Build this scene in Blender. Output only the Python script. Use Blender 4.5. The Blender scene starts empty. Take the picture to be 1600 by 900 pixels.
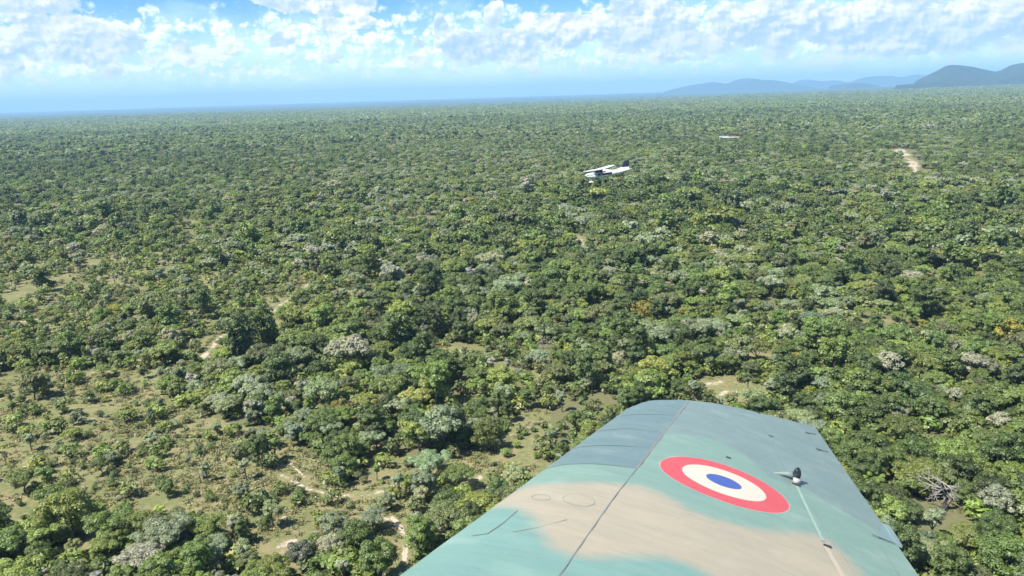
import bpy, math, random
import numpy as np
from mathutils import Vector, Matrix

R_ = math.radians
C = bpy.context.scene.collection
scn = bpy.context.scene

# ------------------------------------------------------------------ camera
EYE = 70.0
FPX = 1200.0                                  # focal length for a 1600 px wide frame
PITCH, ROLL = R_(14.03), R_(1.79)
F = Vector((0, math.cos(PITCH), -math.sin(PITCH)))
U0 = Vector((0, math.sin(PITCH), math.cos(PITCH)))
X0 = Vector((1, 0, 0))
RT = X0*math.cos(ROLL) - U0*math.sin(ROLL)
UP = U0*math.cos(ROLL) + X0*math.sin(ROLL)
cam_d = bpy.data.cameras.new('camera'); cam = bpy.data.objects.new('camera', cam_d); C.objects.link(cam)
cam_d.sensor_width = 36; cam_d.lens = 36*FPX/1600
cam_d.clip_start = 0.05; cam_d.clip_end = 200000
M = Matrix((RT, UP, -F)).transposed().to_4x4(); M.translation = (0, 0, EYE)
cam.matrix_world = M
scn.camera = cam

# ------------------------------------------------------------------ light and exposure
SUN_EL = R_(56); SUN_AZ = R_(-118)            # azimuth from +Y (view direction), clockwise
SUN = Vector((math.cos(SUN_EL)*math.sin(SUN_AZ), math.cos(SUN_EL)*math.cos(SUN_AZ), math.sin(SUN_EL)))
sd = bpy.data.lights.new('sun', 'SUN'); so = bpy.data.objects.new('sun', sd); C.objects.link(so)
sd.energy = 4.1; sd.angle = R_(0.53); sd.color = (1.0, 0.955, 0.87)
so.rotation_euler = SUN.to_track_quat('Z', 'Y').to_euler()
vs = scn.view_settings
vs.view_transform = 'Standard'; vs.look = 'None'; vs.exposure = 1.42; vs.gamma = 1.0; vs.use_curve_mapping = False
scn.render.engine = 'CYCLES'
cy = scn.cycles
cy.use_denoising = True
cy.max_bounces = 7; cy.diffuse_bounces = 4; cy.glossy_bounces = 2; cy.transmission_bounces = 3
cy.volume_bounces = 0; cy.transparent_max_bounces = 6
cy.caustics_reflective = False; cy.caustics_refractive = False

# ------------------------------------------------------------------ node helpers
class NT:
    dims = '3D'
    def __init__(s, tree): s.t = tree; s.n = tree.nodes; s.l = tree.links
    def new(s, typ, **kw):
        n = s.n.new(typ)
        for k, v in kw.items(): setattr(n, k, v)
        return n
    def put(s, sock, v):
        if isinstance(v, bpy.types.NodeSocket): s.l.new(v, sock)
        elif v is not None: sock.default_value = v
    def m(s, op, a, b=None, c=None, clamp=False):
        n = s.new('ShaderNodeMath', operation=op); n.use_clamp = clamp
        for i, v in enumerate((a, b, c)): s.put(n.inputs[i], v)
        return n.outputs[0]
    def v(s, op, a, b=None, out=0):
        n = s.new('ShaderNodeVectorMath', operation=op)
        s.put(n.inputs[0], a)
        if op == 'SCALE': s.put(n.inputs[3], b)
        else: s.put(n.inputs[1], b)
        return n.outputs[out]
    def mr(s, v, a, b, c=0.0, d=1.0, smooth=True):
        n = s.new('ShaderNodeMapRange'); n.interpolation_type = 'SMOOTHSTEP' if smooth else 'LINEAR'
        s.put(n.inputs[0], v)
        for i, q in zip((1, 2, 3, 4), (a, b, c, d)): s.put(n.inputs[i], q)
        return n.outputs[0]
    def mix(s, f, a, b, blend='MIX'):
        n = s.new('ShaderNodeMix', data_type='RGBA', blend_type=blend)
        s.put(n.inputs[0], f)
        for i, q in ((6, a), (7, b)):
            if isinstance(q, (tuple, list)) and len(q) == 3: q = (*q, 1)
            s.put(n.inputs[i], q)
        return n.outputs[2]
    def noise(s, vec, scale, detail=3, rough=.5, out=0, dist=0.0):
        n = s.new('ShaderNodeTexNoise'); n.noise_dimensions = s.dims
        if vec is not None: s.put(n.inputs['Vector'], vec)
        n.inputs['Scale'].default_value = scale; n.inputs['Detail'].default_value = detail
        n.inputs['Roughness'].default_value = rough; n.inputs['Distortion'].default_value = dist
        return n.outputs[out]
    def attr(s, name, typ='GEOMETRY', out='Color'):
        n = s.new('ShaderNodeAttribute', attribute_type=typ, attribute_name=name)
        return n.outputs[out]
    def xyz(s, x, y, z=0.0):
        n = s.new('ShaderNodeCombineXYZ')
        for i, q in enumerate((x, y, z)): s.put(n.inputs[i], q)
        return n.outputs[0]

def material(name):
    m = bpy.data.materials.new(name); m.use_nodes = True
    m.node_tree.nodes.clear()
    T = NT(m.node_tree); T.out = T.new('ShaderNodeOutputMaterial')
    return m, T
def principled(T, col, rough=.6, spec=.4, metal=0.0, normal=None, coat=0.0):
    b = T.new('ShaderNodeBsdfPrincipled')
    if isinstance(col, (tuple, list)) and len(col) == 3: col = (*col, 1)
    T.put(b.inputs['Base Color'], col); T.put(b.inputs['Roughness'], rough)
    b.inputs['Specular IOR Level'].default_value = spec; b.inputs['Metallic'].default_value = metal
    b.inputs['Coat Weight'].default_value = coat
    if normal is not None: T.l.new(normal, b.inputs['Normal'])
    T.l.new(b.outputs[0], T.out.inputs[0]); return b
def bump(T, h, strength, dist):
    b = T.new('ShaderNodeBump'); b.inputs['Strength'].default_value = strength
    b.inputs['Distance'].default_value = dist; T.l.new(h, b.inputs['Height']); return b.outputs[0]
def simple(name, col, rough=.6, spec=.4, metal=0.0, var=.12, scale=6.0):
    m, T = material(name)
    tc = T.new('ShaderNodeTexCoord').outputs['Object']
    n = T.noise(tc, scale, 4, .6)
    c = T.mix(n, tuple(x*(1-var) for x in col), tuple(min(1, x*(1+var)) for x in col))
    principled(T, c, rough, spec, metal); return m

# direction (azimuth, elevation in degrees) of a spot in the 1600x900 view
def direction(px, py):
    d = F + RT*((px-800)/FPX) + UP*(-(py-450)/FPX); d.normalize(); return d
def azel(px, py):
    d = direction(px, py); return math.degrees(math.atan2(d.x, d.y)), math.degrees(math.asin(d.z))
def ground_at(px, py, z=0.0):
    d = direction(px, py); k = (z-EYE)/d.z; return (d.x*k, d.y*k)
RTn, UPn, Fn = np.array(RT), np.array(UP), np.array(F)
def view_px(P):                                # N x 3 world -> N x 2 view spot, depth
    q = np.asarray(P, float) - np.array([0, 0, EYE])
    z = q@Fn; zz = np.where(z > .01, z, .01)
    return np.stack([800+FPX*(q@RTn)/zz, 450-FPX*(q@UPn)/zz], 1), z

# ------------------------------------------------------------------ world: sky with clouds
world = bpy.data.worlds.new('World'); scn.world = world; world.use_nodes = True
W = NT(world.node_tree); W.n.clear(); W.dims = '2D'
world.cycles.sampling_method = 'MANUAL'; world.cycles.sample_map_resolution = 256
wo = W.new('ShaderNodeOutputWorld'); bg = W.new('ShaderNodeBackground')
sky = W.new('ShaderNodeTexSky', sky_type='NISHITA')
sky.sun_disc = False; sky.sun_elevation = SUN_EL; sky.sun_rotation = SUN_AZ
sky.altitude = 900; sky.air_density = 1.0; sky.dust_density = 0.5; sky.ozone_density = 2.0
tc = W.new('ShaderNodeTexCoord').outputs['Generated']
sx = W.new('ShaderNodeSeparateXYZ'); W.l.new(tc, sx.inputs[0])
az = W.m('MULTIPLY', W.m('ARCTAN2', sx.outputs[0], sx.outputs[1]), 180/math.pi)
el = W.m('MULTIPLY', W.m('ARCSINE', sx.outputs[2]), 180/math.pi)
P0 = W.xyz(az, el, 0.0)
# place of the cloud masses: (px, py, rx, ry in px, weight)
masses = [(70, 55, 175, 78, 1.0), (0, 0, 190, 50, .8), (265, 78, 100, 36, .9), (335, 70, 62, 30, .9), (195, 100, 150, 34, .7),
          (500, 2, 150, 26, 1.1), (530, 42, 115, 45, .85), (440, 62, 34, 26, .95), (600, 8, 60, 12, .7),
          (535, 92, 60, 18, .75), (640, 82, 52, 32, 1.0), (690, 42, 17, 26, 1.0), (770, 26, 26, 34, 1.05), (780, 72, 140, 42, 1.1),
          (880, 48, 100, 42, 1.1), (1010, 40, 140, 62, 1.15), (1180, 45, 160, 60, 1.1), (1400, 40, 240, 62, 1.1), (1560, 30, 160, 62, 1.1), (950, 96, 330, 22, .7), (280, 112, 380, 26, .62), (760, 118, 420, 20, .6), (1330, 98, 330, 30, .72)]
env = None
for (mx, my, rx, ry, w) in masses:
    a, e = azel(mx, my); k = 180/math.pi/FPX
    d = W.v('MULTIPLY', W.v('SUBTRACT', P0, (a, e, 0)), (1/(rx*k), 1/(ry*k), 0))
    L = W.v('LENGTH', d, out=1)
    q = W.mr(L, 0.25, 1.45, w, 0.0)
    env = q if env is None else W.m('MAXIMUM', env, q)
for (mx, my, rx, ry, w) in [(280, 12, 95, 34, .75), (585, 70, 50, 26, .55), (650, 22, 26, 26, .5), (725, 18, 26, 24, .5), (870, 4, 62, 12, .5), (395, 34, 34, 22, .5), (395, 60, 20, 30, .3)]:
    a, e = azel(mx, my); k = 180/math.pi/FPX
    L = W.v('LENGTH', W.v('MULTIPLY', W.v('SUBTRACT', P0, (a, e, 0)), (1/(rx*k), 1/(ry*k), 0)), out=1)
    env = W.m('SUBTRACT', env, W.mr(L, 0.3, 1.35, w*1.3, 0.0))
# elsewhere on the sky: ordinary scattered cumulus
outside = W.mr(W.m('ABSOLUTE', az), 33.0, 40.0)
high = W.mr(el, 8.5, 13.0)
other = W.m('MAXIMUM', outside, high)
env = W.m('MAXIMUM', env, W.m('MULTIPLY', other, .62))
def cloud_density(off, sc=1.0, seed=0.0, detail=3.0):
    p = W.v('ADD', P0, (off[0]+seed, off[1]+seed, 0))
    p = W.v('MULTIPLY', p, (sc, 1.25*sc, 1.0))
    wv = W.noise(p, .9, 3, .5, out=1)
    p2 = W.v('ADD', p, W.v('SCALE', W.v('SUBTRACT', wv, (.5, .5, .5)), .7))
    n1 = W.noise(p2, .30, 4, .5)
    v = W.new('ShaderNodeTexVoronoi', feature='SMOOTH_F1', voronoi_dimensions='2D'); v.inputs['Scale'].default_value = .50
    v.inputs['Detail'].default_value = detail; v.inputs['Roughness'].default_value = .50; v.inputs['Lacunarity'].default_value = 2.3
    v.inputs['Smoothness'].default_value = .22; W.l.new(p2, v.inputs['Vector'])
    bil = W.m('SUBTRACT', .75, v.outputs['Distance'])
    return W.m('ADD', W.m('MULTIPLY', n1, .95), W.m('MULTIPLY', bil, .46))
def layer(sc, seed, e, thr, d, soft, flat):
    """one deck of cumulus: cover and brightness"""
    d0 = cloud_density((0, 0), sc, seed); d1 = cloud_density((-d, d*1.1), sc, seed); d2 = cloud_density((-d*3, d*4.5), sc, seed, 1.0)
    body = W.m('SUBTRACT', W.m('ADD', d0, e), thr)
    alpha = W.mr(body, -.02, soft)
    fine = W.mr(W.m('SUBTRACT', d0, d1), -.13, .15); form = W.mr(W.m('SUBTRACT', d0, d2), -.24, .26)
    lit = W.m('ADD', W.m('MULTIPLY', fine, .52), W.m('MULTIPLY', form, .58))
    low = W.mr(W.noise(W.v('MULTIPLY', P0, (.14, .50, 0)), 1.0, 3, .5), .38, .66)
    lit = W.m('MULTIPLY', lit, W.m('SUBTRACT', 1.0, W.m('MULTIPLY', low, flat)), clamp=True)
    rim = W.mr(body, .0, .30, .25, 0.0)
    lit = W.m('ADD', lit, rim, clamp=True)
    return alpha, lit
# sky blue, deeper towards the top, milky towards the horizon
hs = W.new('ShaderNodeHueSaturation'); hs.inputs['Saturation'].default_value = 1.25; W.l.new(sky.outputs[0], hs.inputs['Color'])
skyc = W.v('MULTIPLY', hs.outputs[0], (.17, .30, .43))
veil_n = W.noise(W.v('MULTIPLY', P0, (.10, .28, 0)), 1.0, 4, .6)
milk = W.m('ADD', W.mr(el, .3, 7.5, .80, .02), W.m('MULTIPLY', W.mr(veil_n, .42, .72), W.mr(el, 3.0, 12.0, .35, .10)), clamp=True)
skyc = W.mix(milk, skyc, (2.72, 3.42, 3.79, 1))
# soft far deck near the horizon
cover = W.m('MULTIPLY', W.mr(el, .6, 1.9), W.mr(el, 4.6, 8.0, 1.0, .0))
a2, l2 = layer(1.75, 31.7, W.m('MULTIPLY', cover, .42), .73, .12, .30, .35)
a2 = W.m('MULTIPLY', W.m('MULTIPLY', a2, W.mr(el, .9, 3.0, .3, .95)), W.mr(el, 5.0, 7.5, 1.0, 0.15))
far_c = W.mix(l2, (1.91, 2.65, 3.31, 1), (4.27, 4.2, 4.05, 1))
skyc = W.mix(a2, skyc, far_c)
a1, l1 = layer(1.1, 3.0, W.m('MULTIPLY', env, 1.05), 1.22, .20, .10, .38)
a1 = W.m('MULTIPLY', a1, W.mr(el, .3, 2.4, .15, 1.0))
ccol = W.mix(l1, (1.36, 1.9, 2.68, 1), (3.16, 3.13, 3.09, 1))
final = W.mix(a1, skyc, ccol)
W.l.new(final, bg.inputs['Color']); bg.inputs['Strength'].default_value = 0.15
W.l.new(bg.outputs[0], wo.inputs[0])

# ------------------------------------------------------------------ mesh helpers
rng = np.random.default_rng(7)
random.seed(7)
def mesh_np(name, verts, faces, mats=(), smooth=False, fattr=None, pattr=None):
    me = bpy.data.meshes.new(name)
    verts = np.asarray(verts, np.float32)
    if isinstance(faces, np.ndarray):
        nf, k = faces.shape
        me.vertices.add(len(verts)); me.vertices.foreach_set('co', verts.ravel())
        me.loops.add(nf*k); me.loops.foreach_set('vertex_index', faces.astype(np.int32).ravel())
        me.polygons.add(nf); me.polygons.foreach_set('loop_start', np.arange(0, nf*k, k, dtype=np.int32))
        me.update(calc_edges=True)
    else:
        me.from_pydata([tuple(map(float, v)) for v in verts], [], faces); me.update()
    for m in mats: me.materials.append(m)
    if smooth: me.shade_smooth()
    for dom, dd in (('FACE', fattr), ('POINT', pattr)):
        for k, v in (dd or {}).items():
            v = np.asarray(v, np.float32)
            if v.ndim == 1: me.attributes.new(k, 'FLOAT', dom).data.foreach_set('value', v)
            else: me.attributes.new(k, 'FLOAT_COLOR', dom).data.foreach_set('color', np.c_[v, np.ones(len(v))].astype(np.float32).ravel())
    return me
def link(name, me, parent=None, coll=C):
    o = bpy.data.objects.new(name, me); coll.objects.link(o)
    if parent is not None: o.parent = parent
    return o
def tag(o, label=None, cat=None, group=None, kind=None):
    if label: o['label'] = label
    if cat: o['category'] = cat
    if group: o['group'] = group
    if kind: o['kind'] = kind
    return o
class MB:
    def __init__(s): s.v = []; s.f = []
    def add(s, v, f):
        k = len(s.v); s.v += [tuple(q) for q in v]; s.f += [tuple(i+k for i in q) for q in f]
    def box(s, a, b):
        x0, y0, z0 = a; x1, y1, z1 = b
        s.add([(x0,y0,z0),(x1,y0,z0),(x1,y1,z0),(x0,y1,z0),(x0,y0,z1),(x1,y0,z1),(x1,y1,z1),(x0,y1,z1)],
              [(0,3,2,1),(4,5,6,7),(0,1,5,4),(1,2,6,5),(2,3,7,6),(3,0,4,7)])
    def tube(s, pts, rad, n=6, cap=True):
        pts = [Vector(p) for p in pts]; vs_ = []; fs = []
        for i, p in enumerate(pts):
            t = (pts[min(i+1, len(pts)-1)] - pts[max(i-1, 0)]).normalized()
            a = t.cross(Vector((0, 0, 1)) if abs(t.z) < .9 else Vector((1, 0, 0))).normalized(); b = t.cross(a)
            for j in range(n):
                w = 2*math.pi*j/n; vs_.append(p + (a*math.cos(w)+b*math.sin(w))*rad[i])
        for i in range(len(pts)-1):
            for j in range(n): fs.append((i*n+j, i*n+(j+1) % n, (i+1)*n+(j+1) % n, (i+1)*n+j))
        if cap: fs.append(tuple(range(n))[::-1]); fs.append(tuple((len(pts)-1)*n+j for j in range(n)))
        s.add(vs_, fs)
    def build(s, name, mat, parent=None, smooth=False):
        me = mesh_np(name, np.array([tuple(v) for v in s.v]), s.f, [mat], smooth)
        return link(name, me, parent)
def vnoise(x, y, seed=0):
    """smooth value noise 0..1"""
    xi = np.floor(x).astype(np.int64); yi = np.floor(y).astype(np.int64); fx = x-xi; fy = y-yi
    def h(a, b):
        q = (a*374761393 + b*668265263 + seed*1442695041) & 0xffffffff
        q = ((q ^ (q >> 13))*1274126177) & 0xffffffff
        return ((q ^ (q >> 16)) & 0xffff)/65535.0
    fx = fx*fx*(3-2*fx); fy = fy*fy*(3-2*fy)
    return (h(xi, yi)*(1-fx)+h(xi+1, yi)*fx)*(1-fy) + (h(xi, yi+1)*(1-fx)+h(xi+1, yi+1)*fx)*fy
def fbm(x, y, o=4, seed=0):
    s = 0; a = .5; t = 0
    for i in range(o): s = s + a*vnoise(x*2**i, y*2**i, seed+i*17); t += a; a *= .55
    return s/t
def in_poly(P, poly):
    x, y = P[:, 0], P[:, 1]; c = np.zeros(len(P), bool); n = len(poly)
    for i in range(n):
        x1, y1 = poly[i]; x2, y2 = poly[(i+1) % n]
        if y1 == y2: continue
        m = ((y1 > y) != (y2 > y)) & (x < (x2-x1)*(y-y1)/(y2-y1)+x1); c ^= m
    return c
def seg_dist(P, pts):
    d = np.full(len(P), 1e9)
    for (a, b) in zip(pts[:-1], pts[1:]):
        a = np.array(a); b = np.array(b); ab = b-a
        t = np.clip(((P-a)@ab)/max(ab@ab, 1e-9), 0, 1)
        d = np.minimum(d, np.linalg.norm(P-a-t[:, None]*ab, axis=1))
    return d

# ------------------------------------------------------------------ terrain
def terrain_h(x, y):
    r = np.hypot(x, y)
    k = np.clip((r-1300)/4000, 0, 1)
    h = k*26*(fbm(x/1900.+3, y/1900.+9, 3, 5)-.5)
    a = np.degrees(np.arctan2(x, y))
    # the land climbs gently towards the hills on the right
    h = h + np.clip((a-8)/26, 0, 1)**1.2*np.clip((r-2500)/6000, 0, 1)*34
    h = h + np.clip((r-9000)/20000, 0, 1)*38
    return h
to_g = lambda pts: [ground_at(*p) for p in pts]
OPEN = [(to_g([(-60,600),(0,590),(90,572),(170,580),(260,570),(320,545),(330,520),(390,497),(420,500),(345,560),(300,592),(250,620),(290,640),(340,655),(420,672),(470,700),(520,725),(480,790),(400,800),(330,825),(280,835),(200,805),(130,800),(60,815),(0,845),(-60,860)]), .17),
        (to_g([(300,790),(400,775),(470,768),(540,752),(660,715),(800,700),(860,680),(820,760),(740,810),(660,870),(600,920),(560,860),(490,860),(460,910),(400,900),(330,850)]), .40),
        (to_g([(-60,470),(0,470),(120,455),(210,445),(262,475),(170,520),(70,535),(-60,540)]), .30),
        (to_g([(395,425),(480,425),(560,445),(480,478),(400,500),(330,530),(330,515),(380,485),(420,455)]), .22),
        (to_g([(1080,595),(1150,585),(1220,600),(1200,640),(1090,640)]), .22),
        (to_g([(680,540),(730,545),(720,560),(680,560)]), .1),
        (to_g([(890,365),(915,365),(915,390),(890,395)]), .1),
        (to_g([(790,640),(860,640),(860,690),(800,700)]), .35),
        (to_g([(1401,231),(1414,233),(1424,245),(1434,252),(1436,262),(1432,276),(1406,277),(1412,270),(1421,266),(1419,256),(1408,246)]), 0.0),
        (to_g([(1121,213),(1157,213),(1157,223),(1121,223)]), 0.0),
        (to_g([(-60,375),(110,380),(260,395),(330,420),(300,470),(200,520),(60,560),(-60,570)]), .50),
        (to_g([(300,430),(400,410),(500,425),(600,450),(560,500),(440,520),(360,560),(320,600),(280,560)]), .45),
        (to_g([(640,530),(800,540),(900,560),(880,600),(700,590)]), .60)]
SAND = [(to_g([(480,445),(470,458),(440,475),(412,500),(390,510),(345,525),(330,545),(315,560)]), 1.7),
        (to_g([(612,808),(628,828),(634,850),(632,875)]), .9), (to_g([(300,800),(400,812),(480,806),(545,812)]), .45),
        (to_g([(50,718),(15,750),(-30,790)]), .6), (to_g([(440,742),(480,764),(540,778),(590,768),(640,748),(760,745)]), .9),
        (to_g([(80,585),(170,580)]), 1.0), (to_g([(418,858),(455,848)]), 2.4), (to_g([(692,552),(722,549)]), 3.5),
        (to_g([(902,370),(908,385)]), 3.5), (to_g([(1105,600),(1130,596)]), 2.5), (to_g([(1120,620),(1135,612)]), 1.4),
        (to_g([(20,505),(60,500)]), 2.2), (to_g([(85,562),(115,556)]), 1.6), (to_g([(700,748),(750,746)]), 1.8), (to_g([(530,775),(600,772)]), 1.5),
        (to_g([(1404,234),(1412,243)]), 14), (to_g([(1424,252),(1428,260)]), 10), (to_g([(1408,273),(1430,267)]), 18), (to_g([(1412,245),(1426,252),(1430,266)]), 2.5),
        (to_g([(560,800),(610,812)]), .6), (to_g([(450,720),(475,745)]), .5)]

def seq(a, b, n): return np.linspace(a, b, n)
az_f = np.radians(seq(-48, 48, 620)); az_c = np.radians(seq(54, 306, 43))
azs = np.concatenate([az_f, az_c]); na = len(azs)
rr = [0.0, 30, 60]
while rr[-1] < 29500: rr.append(rr[-1]*1.0082 if rr[-1] < 900 else rr[-1]*1.02)
rr = np.array(rr); nr = len(rr)
A, RR = np.meshgrid(azs, rr); gx = (np.sin(A)*RR).ravel(); gy = (np.cos(A)*RR).ravel()
gz = terrain_h(gx, gy)
ii = np.arange(nr-1)[:, None]*na; jj = np.arange(na)[None]; j2 = (jj+1) % na
gf = np.stack([ii+jj, ii+na+jj, ii+na+j2, ii+j2], -1).reshape(-1, 4)[:, ::-1]
gP = np.stack([gx, gy], 1); gr = np.hypot(gx, gy)
near = (gr < 1400) & (gy > 0)
sand = np.zeros(len(gx)); opn = np.zeros(len(gx))
Pn = gP[near]; sn = np.zeros(len(Pn)); on = np.zeros(len(Pn))
for pts, w in SAND:
    d = seg_dist(Pn, pts); sn = np.maximum(sn, np.clip(1.25 - d/(w*.8), 0, 1)*(.18+1.05*fbm(Pn[:, 0]/4.5, Pn[:, 1]/4.5, 3, 71)))
for poly, dens in OPEN: on = np.maximum(on, in_poly(Pn, poly)*(1-dens))
# scattered little gaps of bare soil in the wood
gaps = fbm(Pn[:, 0]/14., Pn[:, 1]/14., 3, 31); on = np.maximum(on, np.clip((gaps-.66)*6, 0, .8))
sand[near] = sn; opn[near] = on

gm, T = material('ground')
pos = T.new('ShaderNodeNewGeometry').outputs['Position']
n1 = T.noise(pos, .045, 5, .6); n2 = T.noise(pos, .9, 5, .65); n3 = T.noise(pos, 4.0, 3, .6)
grass = T.mix(T.mr(n1, .35, .65), (.118, .132, .050), (.180, .175, .080))
grass = T.mix(T.mr(n2, .42, .62, 0, .75), grass, (.088, .102, .040))
grass = T.mix(T.mr(n3, .48, .75, 0, .5), grass, (.235, .205, .125))
litter = T.mix(n2, (.085, .092, .040), (.150, .140, .075))
op = T.attr('open', out='Fac'); sa = T.attr('sand', out='Fac')
base = T.mix(T.mr(op, .1, .6), litter, grass)
n4 = T.noise(pos, .22, 5, .7)
base = T.mix(T.m('MULTIPLY', T.mr(n4, .48, .60), T.mr(op, .2, .5)), base, T.mix(n2, (.155, .135, .066), (.225, .19, .105)))
sm = T.m('ADD', sa, T.m('MULTIPLY', T.m('SUBTRACT', n2, .5), 1.1))
sm = T.m('ADD', sm, T.m('MULTIPLY', T.m('SUBTRACT', n3, .5), .5))
base = T.mix(T.mr(sm, .45, .68), base, T.mix(n2, (.30, .25, .19), (.40, .34, .27)))
scat = T.m('MULTIPLY', T.mr(T.noise(pos, .28, 5, .7), .60, .68), T.mr(op, .3, .8))
base = T.mix(T.m('MULTIPLY', scat, .7), base, (.30, .255, .19))
# beyond the wood that stands tree by tree, the plain is closed woodland
farm = T.attr('far', out='Fac')
f1 = T.noise(pos, .02, 6, .75); f2 = T.noise(pos, .0011, 4, .6)
fc = T.mix(T.mr(f1, .35, .68), (.045, .066, .030), (.105, .130, .060))
fc = T.mix(T.mr(f2, .42, .60, 0, .5), fc, (.035, .056, .028))
base = T.mix(farm, base, fc)
principled(T, base, .95, .1, normal=bump(T, T.m('ADD', T.m('MULTIPLY', n3, .12), T.m('MULTIPLY', n2, .35)), .5, .5))
g = link('ground', mesh_np('ground', np.stack([gx, gy, gz], 1), gf, [gm], True,
         pattr={'sand': sand, 'open': opn, 'far': np.clip((gr-2600)/1800, 0, 1)}))
tag(g, kind='structure')

# ------------------------------------------------------------------ hills on the skyline
hm, T = material('hill_woodland')
pos = T.new('ShaderNodeNewGeometry').outputs['Position']
f1 = T.noise(pos, .012, 6, .75); f2 = T.noise(pos, .0012, 3, .6)
c = T.mix(T.mr(f1, .35, .68), (.014, .024, .018), (.042, .056, .036))
c = T.mix(T.mr(f2, .4, .6, 0, .6), c, (.035, .055, .028))
principled(T, c, .95, .1, normal=bump(T, f1, .8, 12))
def ridge(prof, D, depth, seed):
    a = np.array([azel(*p) for p in prof]); azp = a[:, 0]; ht = EYE + D*np.tan(np.radians(a[:, 1]))
    n, m = 150, 46
    aa = np.linspace(azp[0]-.35, azp[-1]+.35, n); hh = np.interp(aa, azp, ht, left=-30, right=-30)
    k = np.array([.1, .2, .4, .2, .1]); hh = np.convolve(np.pad(hh, 2, 'edge'), k, 'valid')
    tt = np.linspace(-1, 1, m)
    V = []
    for t in tt:
        dd = D + t*depth + 0*aa
        x = np.sin(np.radians(aa))*dd; y = np.cos(np.radians(aa))*dd
        b = (math.cos(t*math.pi)*.5+.5)**.8
        nz = fbm(x/(depth*.34), y/(depth*.34), 4, seed)
        z = hh*b*(1 - .55*(1-b)**.5*nz) - 6*(1-b) - (1-b)*b*70*(nz-.3)*(hh/150)
        V.append(np.stack([x, y, z], 1))
    V = np.concatenate(V); i = np.arange(m-1)[:, None]*n; j = np.arange(n-1)[None]
    f = np.stack([i+j, i+j+1, i+n+j+1, i+n+j], -1).reshape(-1, 4)
    o = link('hill', mesh_np('hill', V, f, [hm], True)); tag(o, kind='structure'); return o
ridge([(1425,130),(1437,123.5),(1466,109),(1478,102.5),(1486,100.7),(1502,101.7),(1520,104),(1542,109),(1556,112),(1566,108.5),(1578,102),(1590,98.8),(1602,98),(1640,96),(1680,104),(1740,122)], 9000, 1300, 3)
ridge([(1395,133.5),(1440,130),(1500,126),(1540,125),(1600,122),(1680,122),(1760,126)], 7900, 800, 9)
ridge([(1036,143),(1049,140),(1074,134),(1095,130.5),(1114,128),(1130,130),(1143,136),(1165,139)], 18000, 1500, 5)
ridge([(1135,139.5),(1150,134),(1176,126),(1192,124.8),(1208,125),(1228,128),(1245,132.5),(1275,137)], 17000, 1500, 6)
ridge([(1110,140),(1125,133),(1140,129),(1150,124.5),(1165,122),(1183,123),(1200,126),(1225,134)], 18500, 1500, 7)
ridge([(1225,134),(1241,129),(1250,125),(1259,123.5),(1272,125.5),(1288,127),(1300,125.5),(1314,126),(1322,129),(1332,127),(1345,122),(1364,119),(1380,118.5),(1393,118),(1403,120.5),(1411,120),(1422,117.5),(1433,116),(1445,117.5),(1455,115),(1490,118)], 21000, 1700, 8)
ridge([(1295,135.5),(1317,131),(1335,129.8),(1346,130),(1356,131),(1375,134)], 13500, 900, 12)

# ------------------------------------------------------------------ haze
hz = MB(); hz.box((-31000, -31000, -60), (31000, 31000, 460))
vm, T = material('haze')
pv = T.new('ShaderNodeVolumePrincipled'); pv.inputs['Color'].default_value = (.37, .67, .96, 1)
pv.inputs['Density'].default_value = 8.6e-5; pv.inputs['Anisotropy'].default_value = 0.0
T.l.new(pv.outputs[0], T.out.inputs['Volume'])
ho = hz.build('haze', vm); tag(ho, kind='stuff')

# ------------------------------------------------------------------ tree materials
def tint_material(name, trans, lo=.74, hi=1.26, rough=.7):
    m, T = material(name)
    t = T.attr('tint', 'INSTANCER'); v = T.attr('v', out='Fac')
    k = T.mr(v, 0, 1, lo, hi, smooth=False)
    c = T.v('MULTIPLY', t, T.xyz(k, k, T.m('MULTIPLY', k, 1.0)))
    d = T.new('ShaderNodeBsdfDiffuse'); tr = T.new('ShaderNodeBsdfTranslucent'); mx = T.new('ShaderNodeMixShader')
    T.l.new(c, d.inputs[0]); T.l.new(T.v('MULTIPLY', c, (1.35, 1.35, .5)), tr.inputs[0])
    mx.inputs[0].default_value = trans; T.l.new(d.outputs[0], mx.inputs[1]); T.l.new(tr.outputs[0], mx.inputs[2])
    gl = T.new('ShaderNodeBsdfGlossy'); gl.inputs['Roughness'].default_value = .55; gl.inputs[0].default_value = (1, 1, 1, 1)
    m2 = T.new('ShaderNodeMixShader'); m2.inputs[0].default_value = .035
    T.l.new(mx.outputs[0], m2.inputs[1]); T.l.new(gl.outputs[0], m2.inputs[2])
    T.l.new(m2.outputs[0], T.out.inputs[0]); return m
leaf_m = tint_material('foliage', .42)
bark_m = simple('bark', (.135, .115, .095), .9, .1, var=.4, scale=3)
dead_m = simple('bare_wood', (.27, .25, .22), .85, .1, var=.25, scale=3)

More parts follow.
